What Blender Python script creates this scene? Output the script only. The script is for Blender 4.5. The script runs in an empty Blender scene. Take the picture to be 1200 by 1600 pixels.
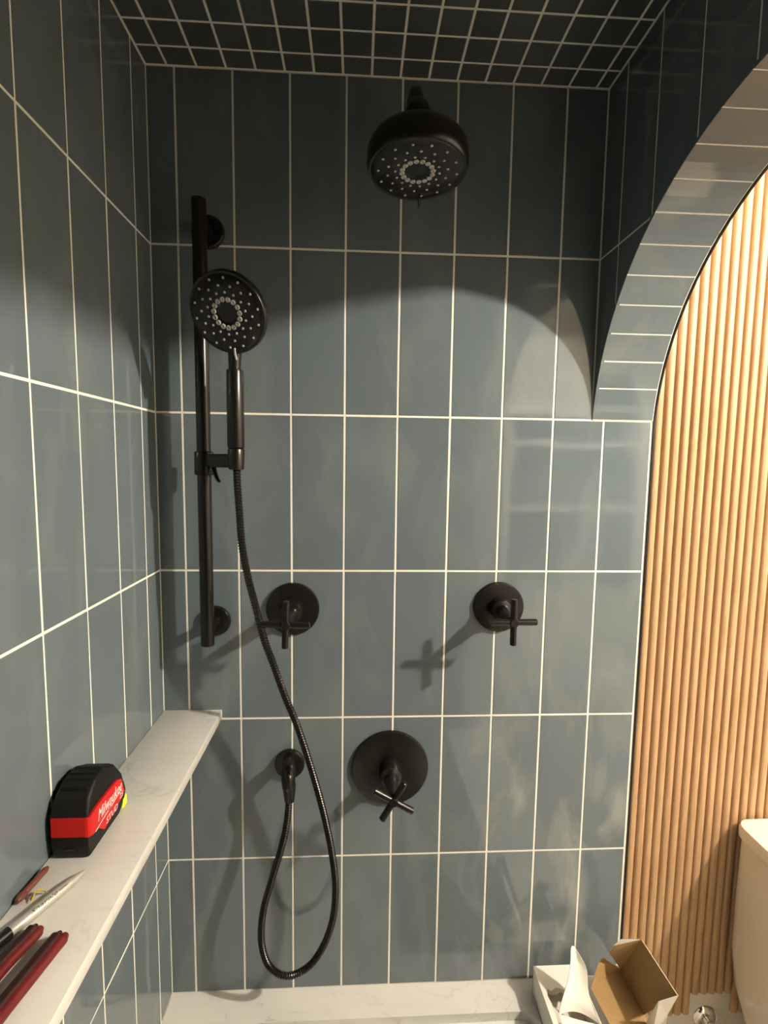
import bpy, bmesh, math, random
from mathutils import Vector, Matrix
random.seed(7)
S = bpy.context.scene
COL = S.collection
# ---------------------------------------------------------------- camera, world, exposure
cam = bpy.data.objects.new('camera', bpy.data.cameras.new('camera'))
COL.objects.link(cam)
R_ = Matrix(((0.9986, -0.0087, -0.0526), (-0.0516, 0.0970, -0.9939), (0.0137, 0.9952, 0.0964))).to_quaternion().to_matrix()
cam.matrix_world = Matrix.Translation((0.3856, -0.9988, 0.8285)) @ R_.to_4x4()
cam.data.sensor_width = 36
cam.data.lens = 790.9 / 1600 * 36
cam.data.clip_start = 0.02
S.camera = cam
wd = bpy.data.worlds.new('world'); S.world = wd; wd.use_nodes = True
wd.node_tree.nodes['Background'].inputs[0].default_value = (0.01, 0.01, 0.01, 1)
wd.node_tree.nodes['Background'].inputs[1].default_value = 1.0
S.view_settings.view_transform = 'Standard'
S.view_settings.look = 'None'
S.view_settings.gamma = 1
S.view_settings.use_curve_mapping = False
S.view_settings.exposure = 0.0
LAMP = Vector((1.90, -0.985, 1.57))
LAMP_R = 0.036
LAMP_STRENGTH = 4900
LAMP_COL = (1.0, 0.87, 0.70, 1)

# ---------------------------------------------------------------- materials
def new_mat(name):
    m = bpy.data.materials.new(name); m.use_nodes = True
    nt = m.node_tree
    return m, nt, nt.nodes['Principled BSDF']
def N(nt, t, **kw):
    n = nt.nodes.new(t)
    for k, v in kw.items(): setattr(n, k, v)
    return n
def plain(name, col, rough=0.5, metal=0.0, var=0.06, scale=40, bump=0.0, spec=0.5):
    m, nt, b = new_mat(name)
    tc = N(nt, 'ShaderNodeTexCoord'); no = N(nt, 'ShaderNodeTexNoise')
    no.inputs['Scale'].default_value = scale; no.inputs['Detail'].default_value = 5
    nt.links.new(tc.outputs['Object'], no.inputs['Vector'])
    mx = N(nt, 'ShaderNodeMix', data_type='RGBA')
    c = Vector(col)
    mx.inputs[6].default_value = (*(c * (1 - var)), 1); mx.inputs[7].default_value = (*[min(1, x) for x in c * (1 + var)], 1)
    nt.links.new(no.outputs[0], mx.inputs[0]); nt.links.new(mx.outputs[2], b.inputs['Base Color'])
    b.inputs['Roughness'].default_value = rough; b.inputs['Metallic'].default_value = metal
    b.inputs['Specular IOR Level'].default_value = spec
    if bump:
        bp = N(nt, 'ShaderNodeBump'); bp.inputs['Strength'].default_value = bump; bp.inputs['Distance'].default_value = 0.001
        nt.links.new(no.outputs[0], bp.inputs['Height']); nt.links.new(bp.outputs[0], b.inputs['Normal'])
    return m
def ramp(nt, src, stops):
    r = N(nt, 'ShaderNodeValToRGB')
    e = r.color_ramp.elements
    while len(e) < len(stops): e.new(0.5)
    for el, (p, c) in zip(e, stops):
        el.position = p; el.color = c if len(c) == 4 else (*c, 1)
    nt.links.new(src, r.inputs[0])
    return r
def tile_material(name, c0, c1, haze, rough):
    m, nt, b = new_mat(name)
    geo = N(nt, 'ShaderNodeNewGeometry'); oi = N(nt, 'ShaderNodeObjectInfo')
    n1 = N(nt, 'ShaderNodeTexNoise'); n1.inputs['Scale'].default_value = 7; n1.inputs['Detail'].default_value = 4
    nt.links.new(geo.outputs['Position'], n1.inputs['Vector'])
    ad = N(nt, 'ShaderNodeMath', operation='MULTIPLY_ADD'); ad.inputs[1].default_value = 0.45
    nt.links.new(oi.outputs['Random'], ad.inputs[0]); 
    sc = N(nt, 'ShaderNodeMath', operation='MULTIPLY'); sc.inputs[1].default_value = 0.6
    nt.links.new(n1.outputs[0], sc.inputs[0]); nt.links.new(sc.outputs[0], ad.inputs[2])
    mx = N(nt, 'ShaderNodeMix', data_type='RGBA')
    mx.inputs[6].default_value = (*c0, 1); mx.inputs[7].default_value = (*c1, 1)
    nt.links.new(ad.outputs[0], mx.inputs[0])
    # wiped grout haze: smeared diagonal streaks, thin dried film
    mp = N(nt, 'ShaderNodeMapping'); mp.inputs['Rotation'].default_value = (0, math.radians(48), 0); mp.inputs['Scale'].default_value = (5, 5, 2.2)
    nt.links.new(geo.outputs['Position'], mp.inputs['Vector'])
    n2 = N(nt, 'ShaderNodeTexNoise'); n2.inputs['Scale'].default_value = 2.2; n2.inputs['Detail'].default_value = 7
    n2.inputs['Distortion'].default_value = 0.9
    nt.links.new(mp.outputs[0], n2.inputs['Vector'])
    r2 = ramp(nt, n2.outputs[0], [(0.50, (0, 0, 0)), (0.74, (1, 1, 1))])
    hz = N(nt, 'ShaderNodeMath', operation='MULTIPLY'); hz.inputs[1].default_value = haze
    sx = N(nt, 'ShaderNodeSeparateXYZ'); nt.links.new(geo.outputs['Position'], sx.inputs[0])
    ma = N(nt, 'ShaderNodeMapRange', interpolation_type='SMOOTHSTEP'); ma.inputs[1].default_value = 0.50; ma.inputs[2].default_value = -0.05; ma.inputs[3].default_value = 0.0; ma.inputs[4].default_value = 1.0
    nt.links.new(sx.outputs[2], ma.inputs[0])
    mb = N(nt, 'ShaderNodeMapRange', interpolation_type='SMOOTHSTEP'); mb.inputs[1].default_value = 0.42; mb.inputs[2].default_value = 0.85; mb.inputs[3].default_value = 0.0; mb.inputs[4].default_value = 1.0
    nt.links.new(sx.outputs[0], mb.inputs[0])
    mc = N(nt, 'ShaderNodeMath', operation='MULTIPLY'); nt.links.new(ma.outputs[0], mc.inputs[0]); nt.links.new(mb.outputs[0], mc.inputs[1])
    md = N(nt, 'ShaderNodeMath', operation='MULTIPLY_ADD'); md.inputs[1].default_value = 3.6; md.inputs[2].default_value = 1.0
    nt.links.new(mc.outputs[0], md.inputs[0])
    me_ = N(nt, 'ShaderNodeMath', operation='MULTIPLY'); nt.links.new(md.outputs[0], me_.inputs[0]); nt.links.new(r2.outputs[0], me_.inputs[1])
    nt.links.new(me_.outputs[0], hz.inputs[0])
    mh = N(nt, 'ShaderNodeMix', data_type='RGBA'); mh.inputs[7].default_value = (0.36, 0.37, 0.34, 1)
    nt.links.new(hz.outputs[0], mh.inputs[0]); nt.links.new(mx.outputs[2], mh.inputs[6])
    nt.links.new(mh.outputs[2], b.inputs['Base Color'])
    rr = N(nt, 'ShaderNodeMapRange'); rr.inputs['To Min'].default_value = rough; rr.inputs['To Max'].default_value = rough + 0.10
    nt.links.new(r2.outputs[0], rr.inputs[0]); nt.links.new(rr.outputs[0], b.inputs['Roughness'])
    b.inputs['Specular IOR Level'].default_value = 0.62
    n3 = N(nt, 'ShaderNodeTexNoise'); n3.inputs['Scale'].default_value = 16; n3.inputs['Detail'].default_value = 1
    nt.links.new(geo.outputs['Position'], n3.inputs['Vector'])
    bp = N(nt, 'ShaderNodeBump'); bp.inputs['Strength'].default_value = 0.35; bp.inputs['Distance'].default_value = 0.0006
    nt.links.new(n3.outputs[0], bp.inputs['Height']); nt.links.new(bp.outputs[0], b.inputs['Normal'])
    return m
TILE = tile_material('slate blue glazed tile', (0.106, 0.134, 0.152), (0.124, 0.157, 0.176), 0.12, 0.055)
MOSAIC = tile_material('slate mosaic tile', (0.055, 0.066, 0.070), (0.075, 0.090, 0.096), 0.05, 0.3)
GROUT = plain('cream grout', (0.80, 0.77, 0.70), 0.85, var=0.06, scale=120)
BLACK = plain('dark bronze metal', (0.0085, 0.0072, 0.0062), 0.27, 0.15, var=0.12, scale=60, spec=0.45)
BLACKS = plain('black satin metal', (0.009, 0.008, 0.0075), 0.28, 0.2, var=0.1, scale=60)
NOZ = plain('grey silicone nozzle', (0.42, 0.40, 0.37), 0.5, var=0.08)
EDGE = plain('black edge profile', (0.012, 0.012, 0.012), 0.4, 0.5)
PAINT = plain('warm white wall paint', (0.60, 0.57, 0.51), 0.6, var=0.02, scale=12)
CEILP = plain('white ceiling paint', (0.60, 0.58, 0.54), 0.7, var=0.02)
WHITEP = plain('white gloss paint', (0.78, 0.77, 0.73), 0.35, var=0.02)
PORC = plain('cream white porcelain', (0.74, 0.69, 0.58), 0.12, var=0.015, scale=8)
CHROME = plain('chrome', (0.80, 0.79, 0.77), 0.08, 1.0, var=0.02)
TUBM = plain('white acrylic', (0.62, 0.63, 0.60), 0.25, var=0.02)
FLOORM = plain('pale grey floor tile', (0.30, 0.29, 0.27), 0.35, var=0.06, scale=6)
BLK = plain('black rubber', (0.006, 0.006, 0.006), 0.5, var=0.2, scale=200, bump=0.2, spec=0.22)
BLKP = plain('black glossy plastic', (0.010, 0.010, 0.011), 0.22, var=0.1)
RED = plain('red enamel', (0.46, 0.010, 0.010), 0.5, var=0.08, spec=0.25)
DRED = plain('dark red grip', (0.10, 0.010, 0.010), 0.4, var=0.12, scale=80, spec=0.25)
DBRN = plain('dark brown grip core', (0.022, 0.007, 0.007), 0.35, var=0.15, spec=0.25)
WPRINT = plain('white print', (0.82, 0.80, 0.76), 0.5, var=0.02)
BPRINT = plain('black print', (0.015, 0.015, 0.015), 0.5, var=0.02)
YEL = plain('yellow tape', (0.75, 0.80, 0.03), 0.4, var=0.05)
YEL2 = plain('mustard plastic', (0.55, 0.42, 0.03), 0.35, var=0.15)
SILV = plain('brushed silver barrel', (0.42, 0.41, 0.37), 0.38, 0.35, var=0.05, scale=90)
PIN = plain('glossy brown resin', (0.13, 0.045, 0.032), 0.15, var=0.2, scale=90)
KRAFT = plain('brown kraft cardboard', (0.27, 0.165, 0.062), 0.8, var=0.08, scale=60)
WCARD = plain('white coated cardboard', (0.76, 0.72, 0.66), 0.55, var=0.03, scale=60)
TORN = plain('torn grey cardboard', (0.48, 0.40, 0.32), 0.9, var=0.15, scale=90)
FILM = plain('white foam sheet', (0.80, 0.78, 0.72), 0.5, var=0.03, scale=40, bump=0.2)
def marble_material(name):
    m, nt, b = new_mat(name)
    geo = N(nt, 'ShaderNodeNewGeometry')
    n0 = N(nt, 'ShaderNodeTexNoise'); n0.inputs['Scale'].default_value = 3.0; n0.inputs['Detail'].default_value = 4
    mp = N(nt, 'ShaderNodeMapping'); mp.inputs['Rotation'].default_value = (0, 0, 0.5); mp.inputs['Scale'].default_value = (1.0, 2.4, 1.0)
    nt.links.new(geo.outputs['Position'], mp.inputs['Vector'])
    nt.links.new(mp.outputs[0], n0.inputs['Vector'])
    n1 = N(nt, 'ShaderNodeTexNoise'); n1.inputs['Scale'].default_value = 4.2; n1.inputs['Detail'].default_value = 8
    n1.inputs['Distortion'].default_value = 1.3; nt.links.new(mp.outputs[0], n1.inputs['Vector'])
    r0 = ramp(nt, n0.outputs[0], [(0.3, (0.67, 0.665, 0.63)), (0.7, (0.56, 0.565, 0.545))])
    r1 = ramp(nt, n1.outputs[0], [(0.485, (0, 0, 0)), (0.50, (1, 1, 1)), (0.515, (0, 0, 0))])
    r3 = ramp(nt, n0.outputs[0], [(0.42, (0, 0, 0)), (0.62, (0.55, 0.55, 0.55))])
    mu = N(nt, 'ShaderNodeMath', operation='MULTIPLY')
    nt.links.new(r1.outputs[0], mu.inputs[0]); nt.links.new(r3.outputs[0], mu.inputs[1])
    mx = N(nt, 'ShaderNodeMix', data_type='RGBA'); mx.inputs[7].default_value = (0.36, 0.35, 0.32, 1)
    nt.links.new(mu.outputs[0], mx.inputs[0]); nt.links.new(r0.outputs[0], mx.inputs[6])
    nt.links.new(mx.outputs[2], b.inputs['Base Color'])
    b.inputs['Roughness'].default_value = 0.28
    return m
MARBLE = marble_material('white veined marble')
def oak_material():
    m, nt, b = new_mat('natural oak')
    geo = N(nt, 'ShaderNodeNewGeometry'); oi = N(nt, 'ShaderNodeObjectInfo')
    mp = N(nt, 'ShaderNodeMapping'); mp.inputs['Scale'].default_value = (42, 42, 2.2)
    va = N(nt, 'ShaderNodeVectorMath', operation='ADD')
    cb = N(nt, 'ShaderNodeCombineXYZ'); ml = N(nt, 'ShaderNodeMath', operation='MULTIPLY'); ml.inputs[1].default_value = 9
    nt.links.new(oi.outputs['Random'], ml.inputs[0]); nt.links.new(ml.outputs[0], cb.inputs[2])
    nt.links.new(geo.outputs['Position'], va.inputs[0]); nt.links.new(cb.outputs[0], va.inputs[1])
    nt.links.new(va.outputs[0], mp.inputs['Vector'])
    n1 = N(nt, 'ShaderNodeTexNoise'); n1.inputs['Scale'].default_value = 1.6; n1.inputs['Detail'].default_value = 5; n1.inputs['Distortion'].default_value = 2.6
    n2 = N(nt, 'ShaderNodeTexNoise'); n2.inputs['Scale'].default_value = 14; n2.inputs['Detail'].default_value = 3
    nt.links.new(mp.outputs[0], n1.inputs['Vector']); nt.links.new(mp.outputs[0], n2.inputs['Vector'])
    a = N(nt, 'ShaderNodeMath', operation='MULTIPLY_ADD'); a.inputs[1].default_value = 0.35
    nt.links.new(n2.outputs[0], a.inputs[0]); nt.links.new(n1.outputs[0], a.inputs[2])
    r = ramp(nt, a.outputs[0], [(0.42, (0.33, 0.190, 0.090)), (0.66, (0.43, 0.270, 0.145)), (0.88, (0.48, 0.315, 0.180))])
    nt.links.new(r.outputs[0], b.inputs['Base Color'])
    b.inputs['Roughness'].default_value = 0.48
    bp = N(nt, 'ShaderNodeBump'); bp.inputs['Strength'].default_value = 0.25; bp.inputs['Distance'].default_value = 0.0008
    nt.links.new(a.outputs[0], bp.inputs['Height']); nt.links.new(bp.outputs[0], b.inputs['Normal'])
    return m
OAK = oak_material()
def glow_material():
    m, nt, b = new_mat('lit opal glass')
    b.inputs['Base Color'].default_value = (0.9, 0.88, 0.82, 1)
    b.inputs['Emission Color'].default_value = LAMP_COL
    b.inputs['Emission Strength'].default_value = LAMP_STRENGTH
    return m
GLOW = glow_material()

# ---------------------------------------------------------------- object helpers
def root_loc(o):
    v = Vector((0, 0, 0))
    while o is not None:
        v += o.location; o = o.parent
    return v
def tag(o, label=None, cat=None, group=None, kind=None):
    for k, v in (('label', label), ('category', cat), ('group', group), ('kind', kind)):
        if v: o[k] = v
    return o
def link(o, parent=None):
    COL.objects.link(o)
    if parent: o.parent = parent
    return o
def obj(name, bm, m, parent=None, smooth=False, loc=None):
    """bm is in world space; the object's origin goes to loc (top level) or stays at the parent's."""
    base = root_loc(parent) if parent else Vector(loc or (0, 0, 0))
    bmesh.ops.translate(bm, verts=bm.verts, vec=-base)
    bmesh.ops.recalc_face_normals(bm, faces=bm.faces)
    me = bpy.data.meshes.new(name); bm.to_mesh(me); bm.free()
    me.materials.append(m)
    if smooth:
        me.polygons.foreach_set('use_smooth', [True] * len(me.polygons))
        me.set_sharp_from_angle(angle=math.radians(38))
    o = bpy.data.objects.new(name, me)
    if not parent and loc: o.location = loc
    return link(o, parent)
def thing(name, label, cat, loc, group=None):
    o = bpy.data.objects.new(name, None); o.location = loc; o.empty_display_size = 0.02
    COL.objects.link(o)
    return tag(o, label, cat, group)
def box(bm, a, b, bev=0.0):
    x0, y0, z0 = a; x1, y1, z1 = b
    vs = [bm.verts.new(p) for p in ((x0, y0, z0), (x1, y0, z0), (x1, y1, z0), (x0, y1, z0), (x0, y0, z1), (x1, y0, z1), (x1, y1, z1), (x0, y1, z1))]
    fs = [bm.faces.new([vs[i] for i in f]) for f in ((0, 3, 2, 1), (4, 5, 6, 7), (0, 1, 5, 4), (1, 2, 6, 5), (2, 3, 7, 6), (3, 0, 4, 7))]
    if bev:
        es = list({e for f in fs for e in f.edges})
        bmesh.ops.bevel(bm, geom=es, offset=bev, segments=2, affect='EDGES', profile=0.5)
    return bm
def nb(): return bmesh.new()
def frame_axis(ax):
    ax = Vector(ax).normalized()
    t = Vector((0, 0, 1)) if abs(ax.z) < 0.9 else Vector((0, 1, 0))
    u = ax.cross(t).normalized(); v = ax.cross(u)
    return u, v, ax
def lathe(bm, prof, org, ax, seg=40, cap0=True, cap1=True):
    """prof = [(radius, distance along axis)]"""
    u, v, w = frame_axis(ax); org = Vector(org); rings = []
    for r, t in prof:
        if r < 1e-6: rings.append([bm.verts.new(org + w * t)])
        else: rings.append([bm.verts.new(org + w * t + (u * math.cos(a) + v * math.sin(a)) * r) for a in (2 * math.pi * i / seg for i in range(seg))])
    for A, B in zip(rings, rings[1:]):
        for i in range(seg):
            j = (i + 1) % seg
            f = [A[i % len(A)], A[j % len(A)], B[j % len(B)], B[i % len(B)]]
            f2 = []
            for q in f:
                if q not in f2: f2.append(q)
            if len(f2) > 2: bm.faces.new(f2)
    if cap0 and len(rings[0]) > 1: bm.faces.new(rings[0])
    if cap1 and len(rings[-1]) > 1: bm.faces.new(rings[-1])
    return bm
def catmull(pts, n=12):
    pts = [Vector(p) for p in pts]; P = [pts[0] * 2 - pts[1]] + pts + [pts[-1] * 2 - pts[-2]]; out = []
    for i in range(1, len(P) - 2):
        a, b, c, d = P[i - 1:i + 3]
        for k in range(n):
            t = k / n
            out.append(0.5 * ((2 * b) + (c - a) * t + (2 * a - 5 * b + 4 * c - d) * t * t + (3 * b - 3 * c + d - a) * t ** 3))
    out.append(pts[-1]); return out
def resample(pts, step):
    out = [pts[0]]; acc = 0
    for a, b in zip(pts, pts[1:]):
        L = (b - a).length
        while acc + L >= step:
            t = (step - acc) / L; a = a + (b - a) * t; out.append(a); L = (b - a).length; acc = 0
        acc += L
    return out
def tube(bm, pts, rad, seg=16, cap=True, flat=1.0, up=None):
    pts = [Vector(p) for p in pts]; n = len(pts)
    u = None; rings = []
    for i, p in enumerate(pts):
        d = (pts[min(i + 1, n - 1)] - pts[max(i - 1, 0)]).normalized()
        if u is None: u = frame_axis(d)[0] if up is None else (Vector(up) - d * Vector(up).dot(d)).normalized()
        u = (u - d * u.dot(d)).normalized(); v = d.cross(u)
        r = rad(i / (n - 1)) if callable(rad) else rad
        rings.append([bm.verts.new(p + (u * math.cos(a) * flat + v * math.sin(a)) * r) for a in (2 * math.pi * k / seg for k in range(seg))])
    for A, B in zip(rings, rings[1:]):
        for k in range(seg): bm.faces.new([A[k], A[(k + 1) % seg], B[(k + 1) % seg], B[k]])
    if cap: bm.faces.new(rings[0]); bm.faces.new(rings[-1])
    return bm
def prism(bm, poly, x0, x1, axis='x'):
    """poly in the two other axes (y,z) extruded from x0 to x1"""
    f = (lambda x, p: (x, p[0], p[1])) if axis == 'x' else ((lambda x, p: (p[0], p[1], x)) if axis == 'z' else (lambda x, p: (p[0], x, p[1])))
    A = [bm.verts.new(f(x0, p)) for p in poly]; B = [bm.verts.new(f(x1, p)) for p in poly]
    fs = [bm.faces.new(A), bm.faces.new(B)]
    for i in range(len(poly)):
        j = (i + 1) % len(poly); fs.append(bm.faces.new([A[i], A[j], B[j], B[i]]))
    return fs
def sheet(bm, quad, th):
    """a thin board from four or more corner points, with real thickness"""
    q = [Vector(p) for p in quad]; n = (q[1] - q[0]).cross(q[-1] - q[0]).normalized()
    A = [bm.verts.new(p) for p in q]; B = [bm.verts.new(p - n * th) for p in q]
    bm.faces.new(A); bm.faces.new(B[::-1])
    for i in range(len(q)):
        j = (i + 1) % len(q); bm.faces.new([A[i], B[i], B[j], A[j]])
    return bm
def text_bm(body, origin, u, v, length, height, lift, shear=0.0, bend=None):
    """flat print as a thin mesh: text laid along u, upwards along v"""
    cu = bpy.data.curves.new('print', 'FONT'); cu.body = body; cu.shear = shear; cu.resolution_u = 2
    o = bpy.data.objects.new('print', cu); COL.objects.link(o)
    dg = bpy.context.evaluated_depsgraph_get(); dg.update()
    me = bpy.data.meshes.new_from_object(o.evaluated_get(dg))
    bpy.data.objects.remove(o)
    bm = nb(); bm.from_mesh(me); bpy.data.meshes.remove(me)
    xs = [q.co.x for q in bm.verts]; ys = [q.co.y for q in bm.verts]
    x0, x1, y0, y1 = min(xs), max(xs), min(ys), max(ys)
    u = Vector(u).normalized(); v = Vector(v).normalized(); w = u.cross(v); o_ = Vector(origin)
    for q in bm.verts:
        a = (q.co.x - x0) / (x1 - x0) * length; b = (q.co.y - y0) / (y1 - y0) * height
        if bend:
            th = (b - height / 2) / bend
            q.co = o_ + u * a + v * (math.sin(th) * (bend + lift)) + w * (math.cos(th) * (bend + lift))
        else: q.co = o_ + u * a + v * b + w * lift
    return bm

# ---------------------------------------------------------------- measures of the shower
TW, TH = 0.1032, 0.3064
XW, XE = 0.851, 0.9775            # inner and outer face of the arch wall
ZD, ZC, ZS = -0.305, 1.532, 0.9192 # deck, shower ceiling, spring of the arch
YF = -1.60                         # far end of the shower
RZ = 1.66; FZ = -0.75; RX = 2.75; RY = -2.30
G = 0.0019                         # half a joint
ROWS = [ZD - 0.0005, 0.0, TH, 2 * TH, 3 * TH, 4 * TH, ZC]
AC, AR = 0.883, 0.42               # arch centre height, radius; crown is flat between the two quarters
YA, YB = -0.42, -0.645
YJ = YB - AR
def arch_z(y):
    if y > 0 or y < YJ: return -9
    if y >= YA: return AC + math.sqrt(max(0, AR ** 2 - (y - YA) ** 2))
    if y <= YB: return AC + math.sqrt(max(0, AR ** 2 - (y - YB) ** 2))
    return AC + AR

# ---------------------------------------------------------------- tiles
CACHE = {}
def tile_mesh(w, h, m, th=0.006, ins=0.0008):
    key = (round(w, 4), round(h, 4), m.name)
    if key in CACHE: return CACHE[key]
    bm = nb(); w2, h2 = w / 2, h / 2
    def ring(d, z): return [bm.verts.new((sx * (w2 - d), sy * (h2 - d), z)) for sx, sy in ((-1, -1), (1, -1), (1, 1), (-1, 1))]
    rs = [ring(0, -th), ring(0, -ins * 0.9), ring(ins * 0.35, -ins * 0.25), ring(ins * 1.3, 0)]
    for A, B in zip(rs, rs[1:]):
        for i in range(4): bm.faces.new([A[i], A[(i + 1) % 4], B[(i + 1) % 4], B[i]])
    bm.faces.new(rs[-1]); bm.faces.new(rs[0][::-1])
    bmesh.ops.recalc_face_normals(bm, faces=bm.faces)
    me = bpy.data.meshes.new('tile'); bm.to_mesh(me); bm.free(); me.materials.append(m)
    CACHE[key] = me; return me
def place_tile(u0, u1, v0, v1, fr, parent, m=None, jit=0.0011):
    o_, U, V = fr; Nn = U.cross(V)
    me = tile_mesh(u1 - u0, v1 - v0, m or TILE)
    o = bpy.data.objects.new('tile', me)
    M = Matrix((U, V, Nn)).transposed().to_4x4()
    r = Matrix.Rotation(random.gauss(0, jit), 4, 'X') @ Matrix.Rotation(random.gauss(0, jit * 1.6), 4, 'Y')
    c = o_ + U * (u0 + u1) / 2 + V * (v0 + v1) / 2
    o.matrix_local = Matrix.Translation(c - root_loc(parent)) @ M @ r
    return link(o, parent)
def cols(first, step, end):
    out = [0.0, first]
    while out[-1] + step < end - 0.004: out.append(out[-1] + step)
    out.append(end); return out
X_, Y_, Z_ = Vector((1, 0, 0)), Vector((0, 1, 0)), Vector((0, 0, 1))
def grout_slab(name, a, b, label):
    return tag(obj(name, box(nb(), a, b), GROUT), label, 'wall', kind='structure')

# back wall: full tiles to the outer edge below the spring line, to the inner face above it
bw = nb()
box(bw, (-0.10, 0.0007, ZD - 0.5), (XE + 0.0, 0.0075, ZC + 0.1))
wall_back = tag(obj('wall_back', bw, GROUT), 'slate blue tiled shower wall carrying the black fittings, pale grout', 'wall', kind='structure')
cx = cols(0.0501, TW, XE - 0.0035)
fr = (Vector((0, 0, 0)), X_, Z_)
for r in range(6):
    for a, b in zip(cx, cx[1:]):
        z0, z1 = ROWS[r], ROWS[r + 1]
        if z0 >= ZS - 0.01:
            if a > XW - 0.01: continue
            b = min(b, XW)
        place_tile(a + G * (0.6 if a == 0 else 1), b - G, z0 + G, z1 - G, fr, wall_back)
# left wall
wall_left = grout_slab('wall_left', (-0.0075, YF - 0.05, ZD - 0.5), (-0.0007, 0.001, ZC + 0.1), 'slate blue tiled left shower wall behind the marble shelf')
cl = cols(0.0612, TW, -YF)
fr = (Vector((0, 0, 0)), Y_, Z_)
for r in range(6):
    for a, b in zip(cl, cl[1:]): place_tile(-b + G, -a - G * (0.6 if a == 0 else 1), ROWS[r] + G, ROWS[r + 1] - G, fr, wall_left)
# front wall behind the camera
wall_front = grout_slab('wall_front', (-0.01, YF - 0.008, ZD - 0.5), (XW + 0.001, YF - 0.0007, ZC + 0.1), 'slate blue tiled shower wall at the far end, behind the viewer')
fr = (Vector((XW, YF, 0)), -X_, Z_)
cf = cols(0.02, TW, XW)
for r in range(6):
    for a, b in zip(cf, cf[1:]): place_tile(a + G, b - G, ROWS[r] + G, ROWS[r + 1] - G, fr, wall_front)

# shower ceiling with two inch mosaic
ceil = tag(obj('ceiling', box(nb(), (-0.008, YF - 0.01, ZC + 0.0007), (XW + 0.002, 0.008, ZC + 0.0075)), GROUT), 'dark mosaic tiled ceiling over the shower with pale grout grid', 'ceiling', kind='structure')
mx = cols(0.038, 0.0525, XW); my = cols(0.0428, 0.0528, -YF)
fr = (Vector((0, 0, ZC)), -X_, Y_)
far = nb()
for j, (c, d) in enumerate(zip(my, my[1:])):
    for a, b in zip(mx, mx[1:]):
        if j < 12: place_tile(-b + G * 1.1, -a - G * 1.1, -d + G * 1.1, -c - G * 1.1, fr, ceil, MOSAIC, 0.002)
        else: box(far, (a + G, -d + G, ZC), (b - G, -c - G, ZC + 0.005))
tag(obj('mosaic_tiles', far, MOSAIC, ceil), kind='stuff')

# right wall with the arched opening
def arch_path(r_off, n=20):
    """(y,z) points of the opening from the back wall spring line over the crown to the far jamb"""
    r = AR + r_off; p = []
    a0 = math.asin((ZS - AC) / AR)
    for k in range(n + 1):
        a = a0 + (math.pi / 2 - a0) * k / n; p.append((YA + r * math.cos(a), AC + r * math.sin(a)))
    for k in range(n + 1):
        a = math.pi / 2 * k / n; p.append((YB - r * math.sin(a), AC + r * math.cos(a)))
    return p
def arch_wall(bm, x0, x1, off, top):
    ap = arch_path(off, 24)
    ap = [(0.0075, ap[0][1])] + [(min(y, 0.0075), z) for y, z in ap] + [(YJ - off, ZD - 0.02)]
    tp = [(y, top) for y, z in ap]
    tp[-1] = (YJ - off, top)
    A0 = [bm.verts.new((x0, y, z)) for y, z in ap]; A1 = [bm.verts.new((x1, y, z)) for y, z in ap]
    B0 = [bm.verts.new((x0, y, z)) for y, z in tp]; B1 = [bm.verts.new((x1, y, z)) for y, z in tp]
    for i in range(len(ap) - 1):
        bm.faces.new([A0[i], A0[i + 1], A1[i + 1], A1[i]])
        if (Vector(tp[i]) - Vector(tp[i + 1])).length > 1e-5:
            bm.faces.new([A0[i], B0[i], B0[i + 1], A0[i + 1]]); bm.faces.new([A1[i], A1[i + 1], B1[i + 1], B1[i]])
            bm.faces.new([B0[i], B1[i], B1[i + 1], B0[i + 1]])
    box(bm, (x0, YF - 0.008, ZD - 0.02), (x1, YJ - off, top))
bm = nb(); arch_wall(bm, XW + 0.0007, XE - 0.002, 0.0007, ZC + 0.1)
bmesh.ops.remove_doubles(bm, verts=bm.verts, dist=1e-6)
wall_right = tag(obj('wall_right', bm, GROUT), 'dark tiled right wall of the shower cut by the big arch', 'wall', kind='structure')
cr = cols(0.0683, TW, -YF)
fr = (Vector((XW, 0, 0)), -Y_, Z_)
def clipped_tile(a, b, z0, z1):
    n = 14; ys = [-(a + (b - a) * (k / n) ** 1.0) for k in range(n + 1)]
    lo = [(y, max(z0, arch_z(y) + 0.0010)) for y in ys]
    lo = [(y, z) for y, z in lo if z < z1 - 0.002]
    if len(lo) < 2: return
    poly = lo + [(lo[-1][0], z1), (lo[0][0], z1)]
    b2 = nb(); prism(b2, poly, XW, XW + 0.006)
    obj('tile', b2, TILE, wall_right)
for r in range(6):
    z0, z1 = ROWS[r] + G, ROWS[r + 1] - G
    for a, b in zip(cr, cr[1:]):
        a2, b2 = a + G, b - G
        if a2 >= -YJ:
            place_tile(a2, b2, z0, z1, fr, wall_right); continue
        if r < 4 and b2 <= -YJ: continue
        if r < 4: a2 = -YJ + 0.001; place_tile(a2, b2, z0, z1, fr, wall_right); continue
        mlo = max(arch_z(-(a2 + (b2 - a2) * k / 10)) for k in range(11))
        if mlo < z0: place_tile(a2, b2, z0, z1, fr, wall_right)
        elif b2 > -YJ:
            clipped_tile(a2, b2, z0, z1)
        else: clipped_tile(a2, b2, z0, z1)
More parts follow.
